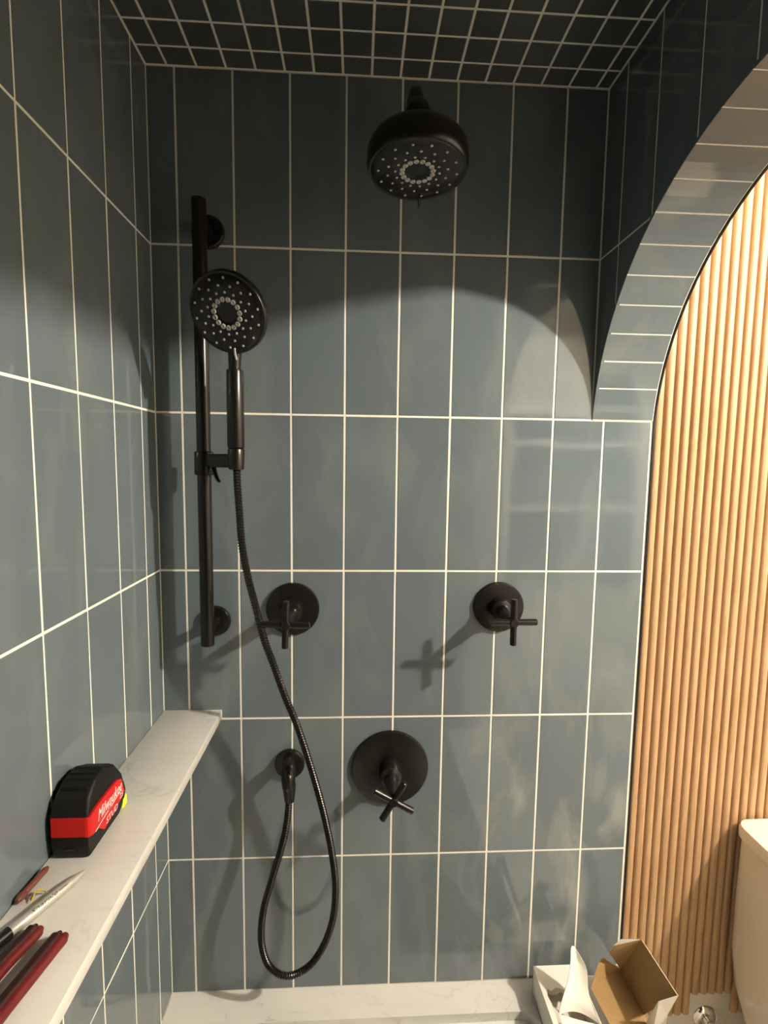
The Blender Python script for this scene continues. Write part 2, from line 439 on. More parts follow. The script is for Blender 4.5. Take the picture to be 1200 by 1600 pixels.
# soffit tiles that follow the curve
path = arch_path(0, 60)
pts3 = [Vector((0, y, z)) for y, z in path]
dense = resample(pts3, 0.0005)
LEN = (len(dense) - 1) * 0.0005
def at(s): return dense[max(0, min(len(dense) - 1, int(round(s / 0.0005))))]
s0, s1 = 0.0, 0.0608
while s0 < LEN - 0.01:
    a = s0 + 0.0016; b = min(s1, LEN) - 0.0010
    bm = nb(); n = 4; rows = []
    for k in range(n + 1):
        s = a + (b - a) * k / n; p = at(s); d = (at(s + 0.002) - at(s - 0.002)).normalized()
        out = Vector((0, d.z, -d.y)); out = out if out.z > -0.02 else -out
        if out.y < 0 and p.y > YA: out = -out
        if p.y > YA: out = Vector((0, p.y - YA, p.z - AC)).normalized()
        elif p.y < YB: out = Vector((0, p.y - YB, p.z - AC)).normalized()
        else: out = Z_
        rows.append([bm.verts.new((x, q.y, q.z)) for x, q in ((XW + 0.0004, p), (XE - 0.0035, p), (XE - 0.0035, p + out * 0.006), (XW + 0.0004, p + out * 0.006))])
    for A, B in zip(rows, rows[1:]):
        for i in range(4): bm.faces.new([A[i], A[(i + 1) % 4], B[(i + 1) % 4], B[i]])
    bm.faces.new(rows[0]); bm.faces.new(rows[-1])
    obj('tile' if at((a + b) / 2).y > YB - 0.02 else 'added_bright_lining', bm, TILE if at((a + b) / 2).y > YB - 0.02 else WHITEP, wall_right)  # unseen far curve: white lining added to brighten its reflection in the tiles
    s0, s1 = s1, s1 + 0.0514
obj('added_jamb_lining', box(nb(), (XW + 0.0004, YJ - 0.006, ZD + 0.0005), (XE - 0.0035, YJ, AC - 0.001)), WHITEP, wall_right)  # unseen jamb face, added in white to lift the back wall reflection
# bathroom face of that wall, painted
bm = nb(); arch_wall(bm, XE - 0.002, XE + 0.0026, 0.004, RZ)
box(bm, (XE - 0.002, RY, FZ), (XE + 0.0026, YJ - 0.004, RZ)); box(bm, (XE - 0.002, YJ - 0.004, FZ), (XE + 0.0026, -0.0, ZD - 0.02))
tag(obj('wall_outer', bm, PAINT), 'warm white painted bathroom side of the arch wall', 'wall', kind='structure')
# black metal edge profile: round the arch and straight down to the deck
bm = nb(); pa = [(y, z) for y, z in arch_path(0.0004, 40)]
inner = [(-0.0006, ZD + 0.001)] + [(y - 0.0006 if y > YA else y, z) for y, z in pa] + [(YJ, ZD + 0.001)]
pb = arch_path(0.0034, 40); outer = [(0.0024, ZD + 0.001)] + pb + [(YJ - 0.003, ZD + 0.001)]
outer = [(min(y, 0.0024), z) for y, z in outer]
rws = []
for (a, b) in zip(inner, outer):
    rws.append([bm.verts.new((x, q[0], q[1])) for x, q in ((XE - 0.0002, a), (XE + 0.0034, a), (XE + 0.0034, b), (XE - 0.0002, b))])
for A, B in zip(rws, rws[1:]):
    for i in range(4): bm.faces.new([A[i], A[(i + 1) % 4], B[(i + 1) % 4], B[i]])
bm.faces.new(rws[0]); bm.faces.new(rws[-1])
tag(obj('trim_1', bm, EDGE), 'thin black metal edge strip round the arch beside the oak', 'edge strip', kind='structure')

# ---------------------------------------------------------------- bathroom beyond the arch
def st(name, a, b, m, label, cat='wall'): return tag(obj(name, box(nb(), a, b), m), label, cat, kind='structure')
st('wall_toilet', (XE + 0.0036, 0.009, FZ), (RX, 0.05, RZ), PAINT, 'white painted strip of wall showing under the oak slats')
st('wall_side', (RX, RY, FZ), (RX + 0.04, 0.05, RZ), PAINT, 'warm white painted side wall of the bathroom')
st('ceiling_bathroom', (XE - 0.002, RY - 0.04, RZ), (RX + 0.04, 0.05, RZ + 0.04), CEILP, 'white painted bathroom ceiling outside the arch', 'ceiling')
st('floor', (-0.1, RY - 0.04, FZ - 0.04), (RX + 0.04, 0.05, FZ), FLOORM, 'pale grey tiled bathroom floor', 'floor')
# entry wall with a shelf recess
bm = nb()
box(bm, (XE - 0.002, RY - 0.04, FZ), (1.38, RY, RZ)); box(bm, (2.25, RY - 0.04, FZ), (RX + 0.04, RY, RZ))
box(bm, (1.38, RY - 0.04, 1.15), (2.25, RY, RZ))
tag(obj('wall_entry', bm, PAINT), 'warm white wall opposite the toilet with a linen recess', 'wall', kind='structure')
bm = nb()
box(bm, (1.34, RY - 0.36, FZ), (1.38, RY - 0.04, RZ)); box(bm, (2.25, RY - 0.36, FZ), (2.29, RY - 0.04, RZ)); box(bm, (1.34, RY - 0.40, FZ), (2.29, RY - 0.36, RZ))
box(bm, (1.38, RY - 0.36, 1.15), (2.25, RY - 0.04, 1.19))
tag(obj('wall_recess', bm, plain('shaded recess blue', (0.12, 0.15, 0.17), 0.6, var=0.02)), 'dark blue lining of the linen recess behind the viewer, shade put into its colour', 'wall', kind='structure')  # dark colour stands in for the unlit inside of the recess
t = thing('linen_shelves', 'white linen shelves in the recess behind the viewer', 'shelves', (1.815, RY, FZ))
obj('shelf', box(nb(), (1.382, RY - 0.35, 0.95), (2.248, RY + 0.0, 0.985)), WHITEP, t)
obj('shelf', box(nb(), (1.382, RY - 0.35, 0.52), (2.248, RY + 0.0, 0.555)), WHITEP, t)
obj('cabinet', box(nb(), (1.385, RY - 0.35, FZ), (2.245, RY + 0.01, -0.09)), WHITEP, t)
obj('worktop', box(nb(), (1.382, RY - 0.35, -0.09), (2.248, RY + 0.03, -0.05)), WHITEP, t)
bm = nb(); box(bm, (1.31, RY, FZ), (1.38, RY + 0.016, 1.22)); box(bm, (2.25, RY, FZ), (2.32, RY + 0.016, 1.22)); box(bm, (1.38, RY, 1.15), (2.25, RY + 0.016, 1.22))
tag(obj('trim_2', bm, WHITEP), 'white casing round the linen recess', 'casing', kind='structure')

# oak slat wall beside the shower
t = thing('slat_wall_panel', 'fluted natural oak slat panel beside the blue tiled wall', 'wall panel', (XE + 0.0036, 0.009, -0.415))
def slat_mesh(z0, z1):
    bm = nb(); w = 0.0192; prof = []
    for k in range(9):
        q = -1 + 2 * k / 8; q = math.copysign(abs(q) ** 0.75, q); prof.append((w / 2 + q * (w / 2 - 0.0006), -0.0015 - (1 - abs(q) ** 2.6) ** 0.7 * 0.0062))
    prof = [(0.0006, 0.0)] + prof + [(w - 0.0006, 0.0)]
    prism(bm, prof, z0, z1, 'z')
    bmesh.ops.recalc_face_normals(bm, faces=bm.faces)
    me = bpy.data.meshes.new('slat'); bm.to_mesh(me); bm.free(); me.materials.append(OAK)
    for p in me.polygons: p.use_smooth = True
    me.set_sharp_from_angle(angle=math.radians(50))
    return me
mA, mB = slat_mesh(0.0, RZ + 0.415), slat_mesh(0.05, RZ + 0.415)
x = 0.0; k = 0
while XE + 0.0036 + x < 2.0:
    xx = XE + 0.0036 + x
    o = bpy.data.objects.new('slat', mB if 1.150 < xx < 1.240 else mA); o.location = (x, 0, 0)
    link(o, t); x += 0.0192

# ---------------------------------------------------------------- marble shelf, deck and bathtub
t = nb(); box(t, (0.0005, YF + 0.002, 0.3083), (0.1155, -0.0003, 0.3266), 0.0012)
tag(obj('marble_shelf', t, MARBLE, None, True, (0.0, -0.8, 0.3083)), 'long white marble ledge along the left tiled wall holding the tools', 'shelf')
def rrect(x0, x1, y0, y1, r, n=8):
    out = []
    for cx_, cy_, a0 in ((x1 - r, y1 - r, 0), (x0 + r, y1 - r, 90), (x0 + r, y0 + r, 180), (x1 - r, y0 + r, 270)):
        out.append([(cx_ + r * math.cos(math.radians(a0 + 90 * k / n)), cy_ + r * math.sin(math.radians(a0 + 90 * k / n))) for k in range(n + 1)])
    return out
HX0, HX1, HY0, HY1 = 0.150, 0.775, YF + 0.08, -0.066
DX0, DX1, DY0, DY1 = 0.0005, XE + 0.004, YF + 0.001, -0.0004
bm = nb(); hole = rrect(HX0, HX1, HY0, HY1, 0.045); cor = [(DX1, DY1), (DX0, DY1), (DX0, DY0), (DX1, DY0)]
def ringface(z, flip):
    H = [[bm.verts.new((x, y, z)) for x, y in c] for c in hole]; Cn = [bm.verts.new((x, y, z)) for x, y in cor]
    for i in range(4):
        for a, b in zip(H[i], H[i][1:]): bm.faces.new([a, b, Cn[i]])
        j = (i + 1) % 4; bm.faces.new([H[i][-1], H[j][0], Cn[j], Cn[i]])
    return [v for c in H for v in c], Cn
h1, c1 = ringface(ZD, 0); h0, c0 = ringface(ZD - 0.02, 1)
for A, B in ((h1, h0), (c1, c0)):
    for i in range(len(A)): bm.faces.new([A[i], A[(i + 1) % len(A)], B[(i + 1) % len(A)], B[i]])
tag(obj('marble_deck', bm, MARBLE, None, False, (0.45, -0.8, ZD - 0.02)), 'white marble ledge at the foot of the tiled back wall', 'ledge')
t = thing('bathtub', 'white bathtub sunk into the marble ledge at the bottom edge', 'bathtub', (0.46, -0.79, FZ))
bm = nb(); rings = []
for d, z in ((-0.02, ZD - 0.0205), (0.008, ZD - 0.0205), (0.013, ZD - 0.028), (0.03, ZD - 0.20), (0.05, ZD - 0.35), (0.10, ZD - 0.40), (0.15, ZD - 0.405)):
    rings.append([bm.verts.new((x, y, z)) for c in rrect(HX0 + d, HX1 - d, HY0 + d, HY1 - d, 0.06 + abs(d) * 0.2) for x, y in c])
for A, B in zip(rings, rings[1:]):
    for i in range(len(A)): bm.faces.new([A[i], A[(i + 1) % len(A)], B[(i + 1) % len(A)], B[i]])
bm.faces.new(rings[-1]); sol = obj('basin', bm, TUBM, t, True)
obj('drain', lathe(nb(), [(0.028, 0), (0.030, 0.003), (0.012, 0.004)], (0.46, -0.32, ZD - 0.405), Z_), BLACK, t, True)
bm = nb(); box(bm, (XE - 0.012, YF, FZ), (XE - 0.003, -0.001, ZD - 0.021)); 
obj('apron', bm, WHITEP, t)

# ---------------------------------------------------------------- shower fittings
NY = Vector((0, -1, 0))
def nozzles(t, F, n, R, big, rings, name_prefix=''):
    u = n.cross(Z_).normalized(); v = n.cross(u)
    bm = nb()
    rb, cb = big
    for k in range(cb):
        a = 2 * math.pi * (k + 0.5) / cb; p = F + (u * math.cos(a) + v * math.sin(a)) * rb * R
        lathe(bm, [(0.0041, 0), (0.0041, 0.0012), (0.0034, 0.0020), (0.0020, 0.0020), (0.0014, 0.0008)], p, n, 12)
    tag(obj('spray_nozzle_ring', bm, NOZ, t, True), 'ring of larger pale spray nozzles', kind='stuff')
    bm = nb()
    for rr, c, ph in rings:
        for k in range(c):
            a = 2 * math.pi * (k + ph) / c; p = F + (u * math.cos(a) + v * math.sin(a)) * rr * R
            lathe(bm, [(0.0022, 0), (0.0020, 0.0016), (0.0012, 0.0022)], p, n, 8)
    tag(obj('small_nozzles', bm, NOZ, t, True), 'small pale spray nozzles', kind='stuff')
# fixed rain head
t = thing('overhead_shower', 'round black drum shower head on a short wall arm near the ceiling', 'shower head', (0.470, 0, 1.44))
F = Vector((0.4710, -0.200, 1.2636)); th = math.radians(4.5); n = Vector((0, -math.sin(th), -math.cos(th)))
R = 0.0755
obj('head_body', lathe(nb(), [(R - 0.006, 0.0), (R - 0.0025, -0.0008), (R, 0.0025), (R + 0.0006, 0.014), (R - 0.0005, 0.028), (R - 0.006, 0.038), (R - 0.018, 0.046), (0.036, 0.053), (0.024, 0.059), (0.018, 0.066), (0.0165, 0.074), (0.0, 0.076)], F, -n, 72, cap0=False), BLACKS, t, True)
obj('spray_face', lathe(nb(), [(0.0, -0.0035), (0.014, -0.0035), (0.016, 0.0), (0.0205, 0.001), (0.034, 0.002), (R - 0.009, 0.002), (R - 0.0055, -0.0006)], F, n, 64), BLACK, t, True)
nozzles(t, F + n * 0.001, n, R, (0.31, 16), [(0.44, 14, 0.0), (0.60, 14, 0.5), (0.78, 14, 0.0)])
obj('spray_lever', tube(nb(), [F + n * 0.001 + Vector((0.010, 0.058, 0)), F + n * 0.007 + Vector((0.011, 0.070, 0)), F + n * 0.016 + Vector((0.012, 0.078, 0.0))], lambda s: 0.0028 - 0.001 * s, 10), BLACK, t, True)
top = F - n * 0.074
obj('ball_joint', lathe(nb(), [(0.013, -0.004), (0.0175, 0.002), (0.0185, 0.012), (0.0165, 0.022), (0.0135, 0.026)], top, -n, 32), BLACKS, t, True)
obj('shower_arm', tube(nb(), catmull([(0.4705, -0.001, 1.408), (0.4705, -0.06, 1.408), (0.4705, -0.13, 1.406), (0.4705, -0.170, 1.392), top + Vector((0, 0.004, 0.014))], 8), 0.0108, 20), BLACKS, t, True)
obj('flange', lathe(nb(), [(0.030, 0.0002), (0.030, 0.005), (0.027, 0.009), (0.0125, 0.010)], (0.4705, 0, 1.408), NY, 40), BLACKS, t, True)

# slide bar
t = thing('slide_bar', 'tall vertical black slide rail on the tiled wall near the left corner', 'slide bar', (0.1055, 0, 0.481))
obj('rail', lathe(nb(), [(0.0, 0), (0.0112, 0.0), (0.0125, 0.0015), (0.0125, 0.799), (0.0112, 0.8005), (0, 0.8005)], (0.1055, -0.055, 0.481), Z_, 40), BLACK, t, True)
for z in (1.248, 0.512):
    f = obj('bracket', lathe(nb(), [(0.0300, 0.0002), (0.0300, 0.006), (0.0275, 0.0095), (0.0115, 0.0100), (0.0100, 0.016), (0.0100, 0.046)], (0.1060, 0, z), NY, 44), BLACK, t, True)
h = obj('slider', lathe(nb(), [(0.0130, 0), (0.0165, 0.0010), (0.0170, 0.003), (0.0170, 0.041), (0.0160, 0.043), (0.0130, 0.044)], (0.1055, -0.055, 0.8015), Z_, 36), BLACK, t, True)
bm = nb(); d = Vector((0.1765 - 0.1055, -0.11 + 0.055, 0)); L = d.length; d.normalize(); s = Vector((-d.y, d.x, 0))
a0 = Vector((0.1055, -0.055, 0)) + d * 0.010; a1 = Vector((0.1055, -0.055, 0)) + d * (L - 0.008)
q = [a0 + s * 0.0075, a1 + s * 0.0075, a1 - s * 0.0075, a0 - s * 0.0075]
fs = prism(bm, [(p.x, p.y) for p in q], 0.8165, 0.8405, 'z'); bmesh.ops.bevel(bm, geom=list({e for f in fs for e in f.edges}), offset=0.003, segments=2, affect='EDGES')
obj('arm', bm, BLACK, h, True)
obj('holder_cup', lathe(nb(), [(0.0095, 0), (0.0125, 0.001), (0.0130, 0.004), (0.0143, 0.034), (0.0135, 0.036), (0.0118, 0.036)], (0.1765, -0.110, 0.8130), Z_, 32), BLACK, h, True)
obj('lever', tube(nb(), catmull([(0.124, -0.066, 0.822), (0.129, -0.072, 0.808), (0.135, -0.078, 0.796), (0.140, -0.081, 0.791)], 5), lambda s: 0.0036 - 0.0016 * s, 10, flat=1.6), BLACK, h, True)

# hand shower
t = thing('hand_shower', 'round black hand shower clipped to the slide rail', 'hand shower', (0.1765, -0.110, 0.849))
obj('handle', lathe(nb(), [(0.0105, -0.002), (0.0137, 0.0), (0.0143, 0.002), (0.0143, 0.128), (0.0135, 0.131), (0.0100, 0.132)], (0.1763, -0.110, 0.8505), Z_, 36), BLACK, t, True)
F = Vector((0.1787, -0.165, 1.0588)); n = Vector((-0.20, -0.86, -0.46)).normalized(); R = 0.0632
obj('neck', tube(nb(), catmull([(0.1762, -0.110, 0.978), (0.1765, -0.1105, 0.996), (0.1775, -0.112, 1.012), (0.1800, -0.118, 1.032), F - n * 0.022], 6), lambda s: 0.0095 + 0.004 * s, 24), BLACK, t, True)
obj('head_body', lathe(nb(), [(R - 0.005, 0.0), (R - 0.0018, -0.0006), (R, 0.0022), (R, 0.010), (R - 0.004, 0.016), (R - 0.018, 0.021), (0.030, 0.025), (0.0, 0.027)], F, -n, 72, cap0=False), BLACK, t, True)
obj('spray_face', lathe(nb(), [(0.0, -0.0030), (0.0125, -0.0030), (0.015, 0.0), (0.0195, 0.001), (0.032, 0.0018), (R - 0.008, 0.0018), (R - 0.0045, -0.0004)], F, n, 64), BLACK, t, True)
nozzles(t, F + n * 0.0008, n, R, (0.34, 15), [(0.50, 14, 0.2), (0.66, 14, 0.7), (0.83, 14, 0.2)])
dn = (Vector((0, 0, -1)) - n * (-n.z)).normalized()
obj('spray_lever', tube(nb(), [F + dn * (R - 0.010) + n * 0.001, F + dn * (R - 0.001) + n * 0.004, F + dn * (R + 0.008) + n * 0.003], 0.0018, 10), CHROME, t, True)

# hose
HP = [(0.1773, -0.110, 0.8210), (0.1772, -0.110, 0.8089), (0.1779, -0.110, 0.7846), (0.1806, -0.110, 0.7401), (0.1842, -0.110, 0.6838), (0.1931, -0.108, 0.6263), (0.2064, -0.105, 0.5675), (0.2197, -0.100, 0.5068), (0.2358, -0.096, 0.4571), (0.2556, -0.090, 0.3930), (0.2749, -0.086, 0.3409), (0.2947, -0.082, 0.2749), (0.3127, -0.080, 0.2089), (0.3286, -0.077, 0.1408), (0.3411, -0.075, 0.0723), (0.3488, -0.073, 0.0026), (0.3452, -0.072, -0.0669), (0.3302, -0.072, -0.1220), (0.3061, -0.072, -0.1659), (0.2793, -0.072, -0.1887), (0.2514, -0.072, -0.1960), (0.2273, -0.072, -0.1837), (0.2111, -0.072, -0.1577), (0.2024, -0.070, -0.1121), (0.2078, -0.069, -0.0511), (0.2253, -0.066, 0.0140), (0.2441, -0.064, 0.0795), (0.2540, -0.062, 0.1314), (0.2577, -0.060, 0.1832)]
hp = resample(catmull(HP, 14), 0.0013)
t = thing('shower_hose', 'ribbed black shower hose hanging in a long loop on the tiled wall', 'hose', (0.28, -0.1, -0.17))
bm = nb(); n_ = len(hp)
tube(bm, hp, lambda s: 0.0064 + (0.0008, 0.0, -0.0008, 0.0)[int(round(s * (n_ - 1))) % 4], 12)
obj('ribbed_tube', bm, BLACK, t, True)
obj('hose_nut', lathe(nb(), [(0.0072, 0.0), (0.0095, 0.002), (0.0124, 0.026), (0.0124, 0.036)], (0.2577, -0.060, 0.166), Vector((0.000, 0.0, 1)), 24), BLACK, t, True)

# wall elbow
t = thing('wall_elbow', 'black hose outlet elbow on a small round plate above the tub', 'outlet elbow', (0.251, 0, 0.208))
obj('plate', lathe(nb(), [(0.0305, 0.0002), (0.0305, 0.007), (0.0285, 0.010), (0.0150, 0.0105)], (0.251, 0, 0.210), NY, 44), BLACK, t, True)
obj('elbow', tube(nb(), catmull([(0.251, -0.006, 0.2200), (0.2525, -0.030, 0.2240), (0.2540, -0.046, 0.2230), (0.2555, -0.058, 0.2140), (0.2562, -0.0605, 0.2030), (0.2563, -0.0602, 0.1960)], 8), lambda s: 0.0122 + 0.0014 * math.sin(s * 3.14), 24), BLACK, t, True)

# valves with cross handles
def valve(name, label, cat, X, Z, R, hubr, hub, cy, ang, bl, br, scale_plate=1.0):
    t = thing(name, label, cat, (X, 0, Z))
    obj('plate', lathe(nb(), [(R, 0.0002), (R, 0.005), (R - 0.0012, 0.0072), (R - 0.004, 0.008), (hubr + 0.004, 0.0085)], (X, 0, Z), NY, 64), BLACK, t, True)
    obj('hub', lathe(nb(), hub, (X, 0, Z), NY, 40), BLACK, t, True)
    c = Vector((X, -cy, Z)); h = None
    hb = nb(); lathe(hb, [(0.0, -0.010), (0.0072, -0.010), (0.0085, -0.008), (0.0085, 0.006), (0.0072, 0.008), (0, 0.008)], c, NY, 24)
    h = obj('cross_handle', hb, BLACK, t, True)
    for k in range(2):
        a = ang + k * math.pi / 2; d = Vector((math.cos(a), 0, math.sin(a)))
        obj('cross_bar', lathe(nb(), [(0, 0), (br - 0.001, 0), (br, 0.001), (br, bl - 0.001), (br - 0.001, bl), (0, bl)], c - d * bl / 2, d, 20), BLACK, h, True)
    return t
small_hub = [(0.0215, 0.008), (0.0215, 0.030), (0.0205, 0.0335), (0.0190, 0.034), (0.0130, 0.036), (0.0125, 0.060), (0.0095, 0.070), (0.0075, 0.096)]
valve('cross_handle_valve', 'small round black cross valve beside the hose, left under the slide rail', 'shower valve', 0.2585, 0.536, 0.0530, 0.0215, small_hub, 0.104, math.radians(-2), 0.087, 0.0060)
valve('cross_handle_valve', 'small round black cross valve on the right, nearest the oak panel', 'shower valve', 0.6750, 0.5395, 0.0515, 0.0215, small_hub, 0.104, math.radians(0.5), 0.087, 0.0060)
main_hub = [(0.0235, 0.008), (0.0235, 0.034), (0.0215, 0.040), (0.0150, 0.044), (0.0130, 0.062), (0.0100, 0.072), (0.0080, 0.100)]
mv = valve('temperature_valve', 'large round black mixer valve with a tilted cross handle, low centre', 'shower valve', 0.4580, 0.197, 0.0800, 0.0235, main_hub, 0.108, math.radians(-30), 0.085, 0.0064)

# ---------------------------------------------------------------- things on the shelf
SZ = 0.3268
t = thing('tape_measure', 'red and black tape measure standing on the marble shelf against the tiles', 'tape measure', (0.03, -0.34, SZ))
prof = [(-0.387, SZ), (-0.3895, 0.345), (-0.3895, 0.385), (-0.381, 0.404), (-0.362, 0.4165), (-0.336, 0.4185), (-0.313, 0.407), (-0.297, 0.383), (-0.287, 0.354), (-0.292, 0.339), (-0.306, SZ)]
bm = nb(); fs = prism(bm, prof, 0.0048, 0.0545)
for v in bm.verts:
    if v.co.z < 0.33: v.co.x = 0.0295 + (v.co.x - 0.0295) * 0.90
    if v.co.z > 0.40: v.co.x = 0.0295 + (v.co.x - 0.0295) * 0.86
bmesh.ops.bevel(bm, geom=list({e for f in fs for e in f.edges}), offset=0.0048, segments=3, affect='EDGES', profile=0.55)
body = obj('case', bm, BLK, t, True)
bm = nb()
side = [(-0.3855, 0.3565), (-0.3855, 0.3835), (-0.367, 0.3860), (-0.3166, 0.3846), (-0.3046, 0.3789), (-0.2965, 0.3550), (-0.3155, 0.3490), (-0.3195, 0.3470), (-0.3552, 0.3417), (-0.3684, 0.3530)]
prism(bm, side, 0.0500, 0.0556)
box(bm, (0.0085, -0.3904, 0.3580), (0.0500, -0.3850, 0.3830))
# rounded corner of the band between end and side
n0 = [(0.0500, -0.3904), (0.0530, -0.3896), (0.0550, -0.3878), (0.0556, -0.3850), (0.0500, -0.3850)]
prism(bm, n0, 0.3572, 0.3832, 'z')
obj('label_band', bm, RED, t)
obj('lettering', text_bm('Milwaukee', (0.0556, -0.3700, 0.3632), Y_, Z_, 0.066, 0.0150, 0.0002, 0.35), WPRINT, t)
bm = nb()
for pl in ([(-0.378, 0.3560), (-0.335, 0.3622), (-0.337, 0.3606), (-0.3775, 0.3548)], [(-0.344, 0.3622), (-0.335, 0.3622), (-0.337, 0.3590), (-0.345, 0.3585)], [(-0.345, 0.3598), (-0.306, 0.3648), (-0.3065, 0.3636), (-0.344, 0.3585)]):
    bm.faces.new([bm.verts.new((0.05585, y, z)) for y, z in pl])
obj('lettering', bm, WPRINT, t)
obj('lettering', text_bm('STUD', (0.0556, -0.3500, 0.3448), Y_, Z_, 0.032, 0.0085, 0.0002, 0.1), WPRINT, t)
obj('lettering', text_bm('25', (0.0556, -0.3120, 0.3525), Y_, Z_, 0.010, 0.0085, 0.0002, 0.1), WPRINT, t)
bm = nb(); box(bm, (0.022, -0.3906, 0.3395), (0.037, -0.388, 0.3425), 0.0008)
obj('belt_clip_slot', bm, BLKP, t, True)
for k in range(6):
    y = -0.372 + k * 0.011
    bm = nb(); zt = 0.4155 + (0.0022 if 0 < k < 4 else -0.003 * (1 if k == 0 else 1.4 if k == 4 else 2.6))
    box(bm, (0.013, y - 0.0022, zt - 0.006), (0.046, y + 0.0022, zt + 0.0012), 0.001)
    obj('grip_rib', bm, BLK, t, True)
bm = nb(); pts = [(-0.3000, 0.3350), (-0.2920, 0.3345), (-0.2850, 0.3350), (-0.2840, 0.3450), (-0.2828, 0.3450), (-0.2835, 0.3338), (-0.2920, 0.3330), (-0.3000, 0.3338)]
prism(bm, pts, 0.026, 0.050)
bx = nb(); box(bx, (0.0475, -0.2985, 0.3285), (0.0535, -0.2845, 0.3440), 0.0015)
obj('blade', bm, YEL, t); obj('hook_tab', bx, YEL, t, True)

# felt-tip marker
t = thing('marker_pen', 'silver felt-tip marker with black cap lying on the shelf', 'marker', (0.03, -0.47, SZ))
e0 = Vector((0.0605, -0.4150, SZ + 0.0062)); d = Vector((-0.0355, -0.0790, 0)).normalized()
LB = 0.086
obj('barrel', lathe(nb(), [(0.0, 0), (0.0022, 0.0004), (0.0036, 0.006), (0.0050, 0.016), (0.0060, 0.030), (0.0062, 0.040), (0.0062, LB), (0.0055, LB + 0.001)], e0, d, 28), SILV, t, True)
obj('cap', lathe(nb(), [(0.0050, LB), (0.0066, LB + 0.0005), (0.0068, LB + 0.006), (0.0064, LB + 0.042), (0.0058, LB + 0.046), (0, LB + 0.046)], e0, d, 28), BLKP, t, True)
w = Vector((0.55, -0.25, 0.79)); w = (w - d * w.dot(d)).normalized(); ud = -d; vv = w.cross(ud)
obj('lettering', text_bm('Sharpie', e0 + d * 0.066, ud, vv, 0.030, 0.0055, 0.0001, 0.4, bend=0.0062), BPRINT, t)
obj('lettering', text_bm('FINE POINT', e0 + d * 0.034, ud, vv, 0.011, 0.0016, 0.0001, 0.0, bend=0.0061), BPRINT, t)

# pliers
t = thing('pliers', 'pliers with two long dark red handles lying across the marble shelf', 'pliers', (0.055, -0.60, SZ))
def handle(pts, core, red):
    g = obj('handle', tube(nb(), catmull(pts, 8), lambda s: 0.0062 * min(1, 0.55 + s * 6) if s < 0.1 else 0.0064, 14, flat=0.9, up=(0, 0, 1)), red, t, True)
    obj('inner_grip', tube(nb(), catmull([Vector(p) + Vector((core * 1.5, 0, 0.0032)) for p in pts], 8), lambda s: 0.0050 * min(1, 0.4 + s * 6) if s < 0.1 else 0.0058, 12, up=(0, 0, 1)), DBRN, g, True)
handle([(0.0850, -0.4980, SZ + 0.006), (0.0820, -0.5120, SZ + 0.006), (0.0770, -0.5420, SZ + 0.006), (0.0720, -0.5720, SZ + 0.006), (0.0680, -0.6100, SZ + 0.007), (0.0620, -0.6450, SZ + 0.007)], -0.0035, DRED)
handle([(0.0545, -0.4890, SZ + 0.006), (0.0515, -0.5020, SZ + 0.006), (0.0440, -0.5320, SZ + 0.006), (0.0400, -0.5720, SZ + 0.006), (0.0420, -0.6100, SZ + 0.007), (0.0500, -0.6450, SZ + 0.007)], -0.0030, DRED)
obj('pivot', lathe(nb(), [(0.012, 0), (0.012, 0.011), (0.010, 0.013), (0, 0.013)], (0.056, -0.657, SZ), Z_, 28), BLKP, t, True)
bm = nb(); fs = prism(bm, [(0.046, -0.660), (0.066, -0.660), (0.062, -0.700), (0.058, -0.715), (0.054, -0.715), (0.050, -0.700)], SZ + 0.001, SZ + 0.011, 'z')
obj('jaws', bm, BLKP, t)
# small brown pin and yellow scrap
t = thing('brown_pin', 'short glossy reddish-brown pin lying along the wall behind the marker', 'pin', (0.008, -0.43, SZ))
a = Vector((0.0115, -0.4050, SZ + 0.0042)); b = Vector((0.0062, -0.4520, SZ + 0.0042)); d = (b - a)
obj('shaft', tube(nb(), [a, a + d * 0.08, a + d * 0.5, a + d * 0.78], lambda s: 0.0020 + 0.0018 * min(1, s * 3), 16), PIN, t, True)
obj('tip', lathe(nb(), [(0.0, 0), (0.0030, 0.0015), (0.0042, 0.005), (0.0042, 0.011), (0.0034, 0.014), (0, 0.0145)], b + d.normalized() * 0.003, -d, 18), PIN, t, True)
t = thing('yellow_scrap', 'small crumpled yellow plastic scrap touching the silver marker', 'scrap', (0.026, -0.446, SZ))
bm = nb()
P = [(0.0165, -0.4470, SZ + 0.001), (0.0225, -0.4400, SZ + 0.0065), (0.0300, -0.4400, SZ + 0.002), (0.0315, -0.4440, SZ + 0.008), (0.0235, -0.4470, SZ + 0.0095), (0.0220, -0.4530, SZ + 0.003)]
sheet(bm, [P[0], P[1], P[4], P[5]], 0.0010)
obj('folded_leaf', bm, YEL2, t)
bm = nb(); sheet(bm, [P[1], P[2], P[3], P[4]], 0.0010); obj('folded_leaf', bm, YEL2, t)

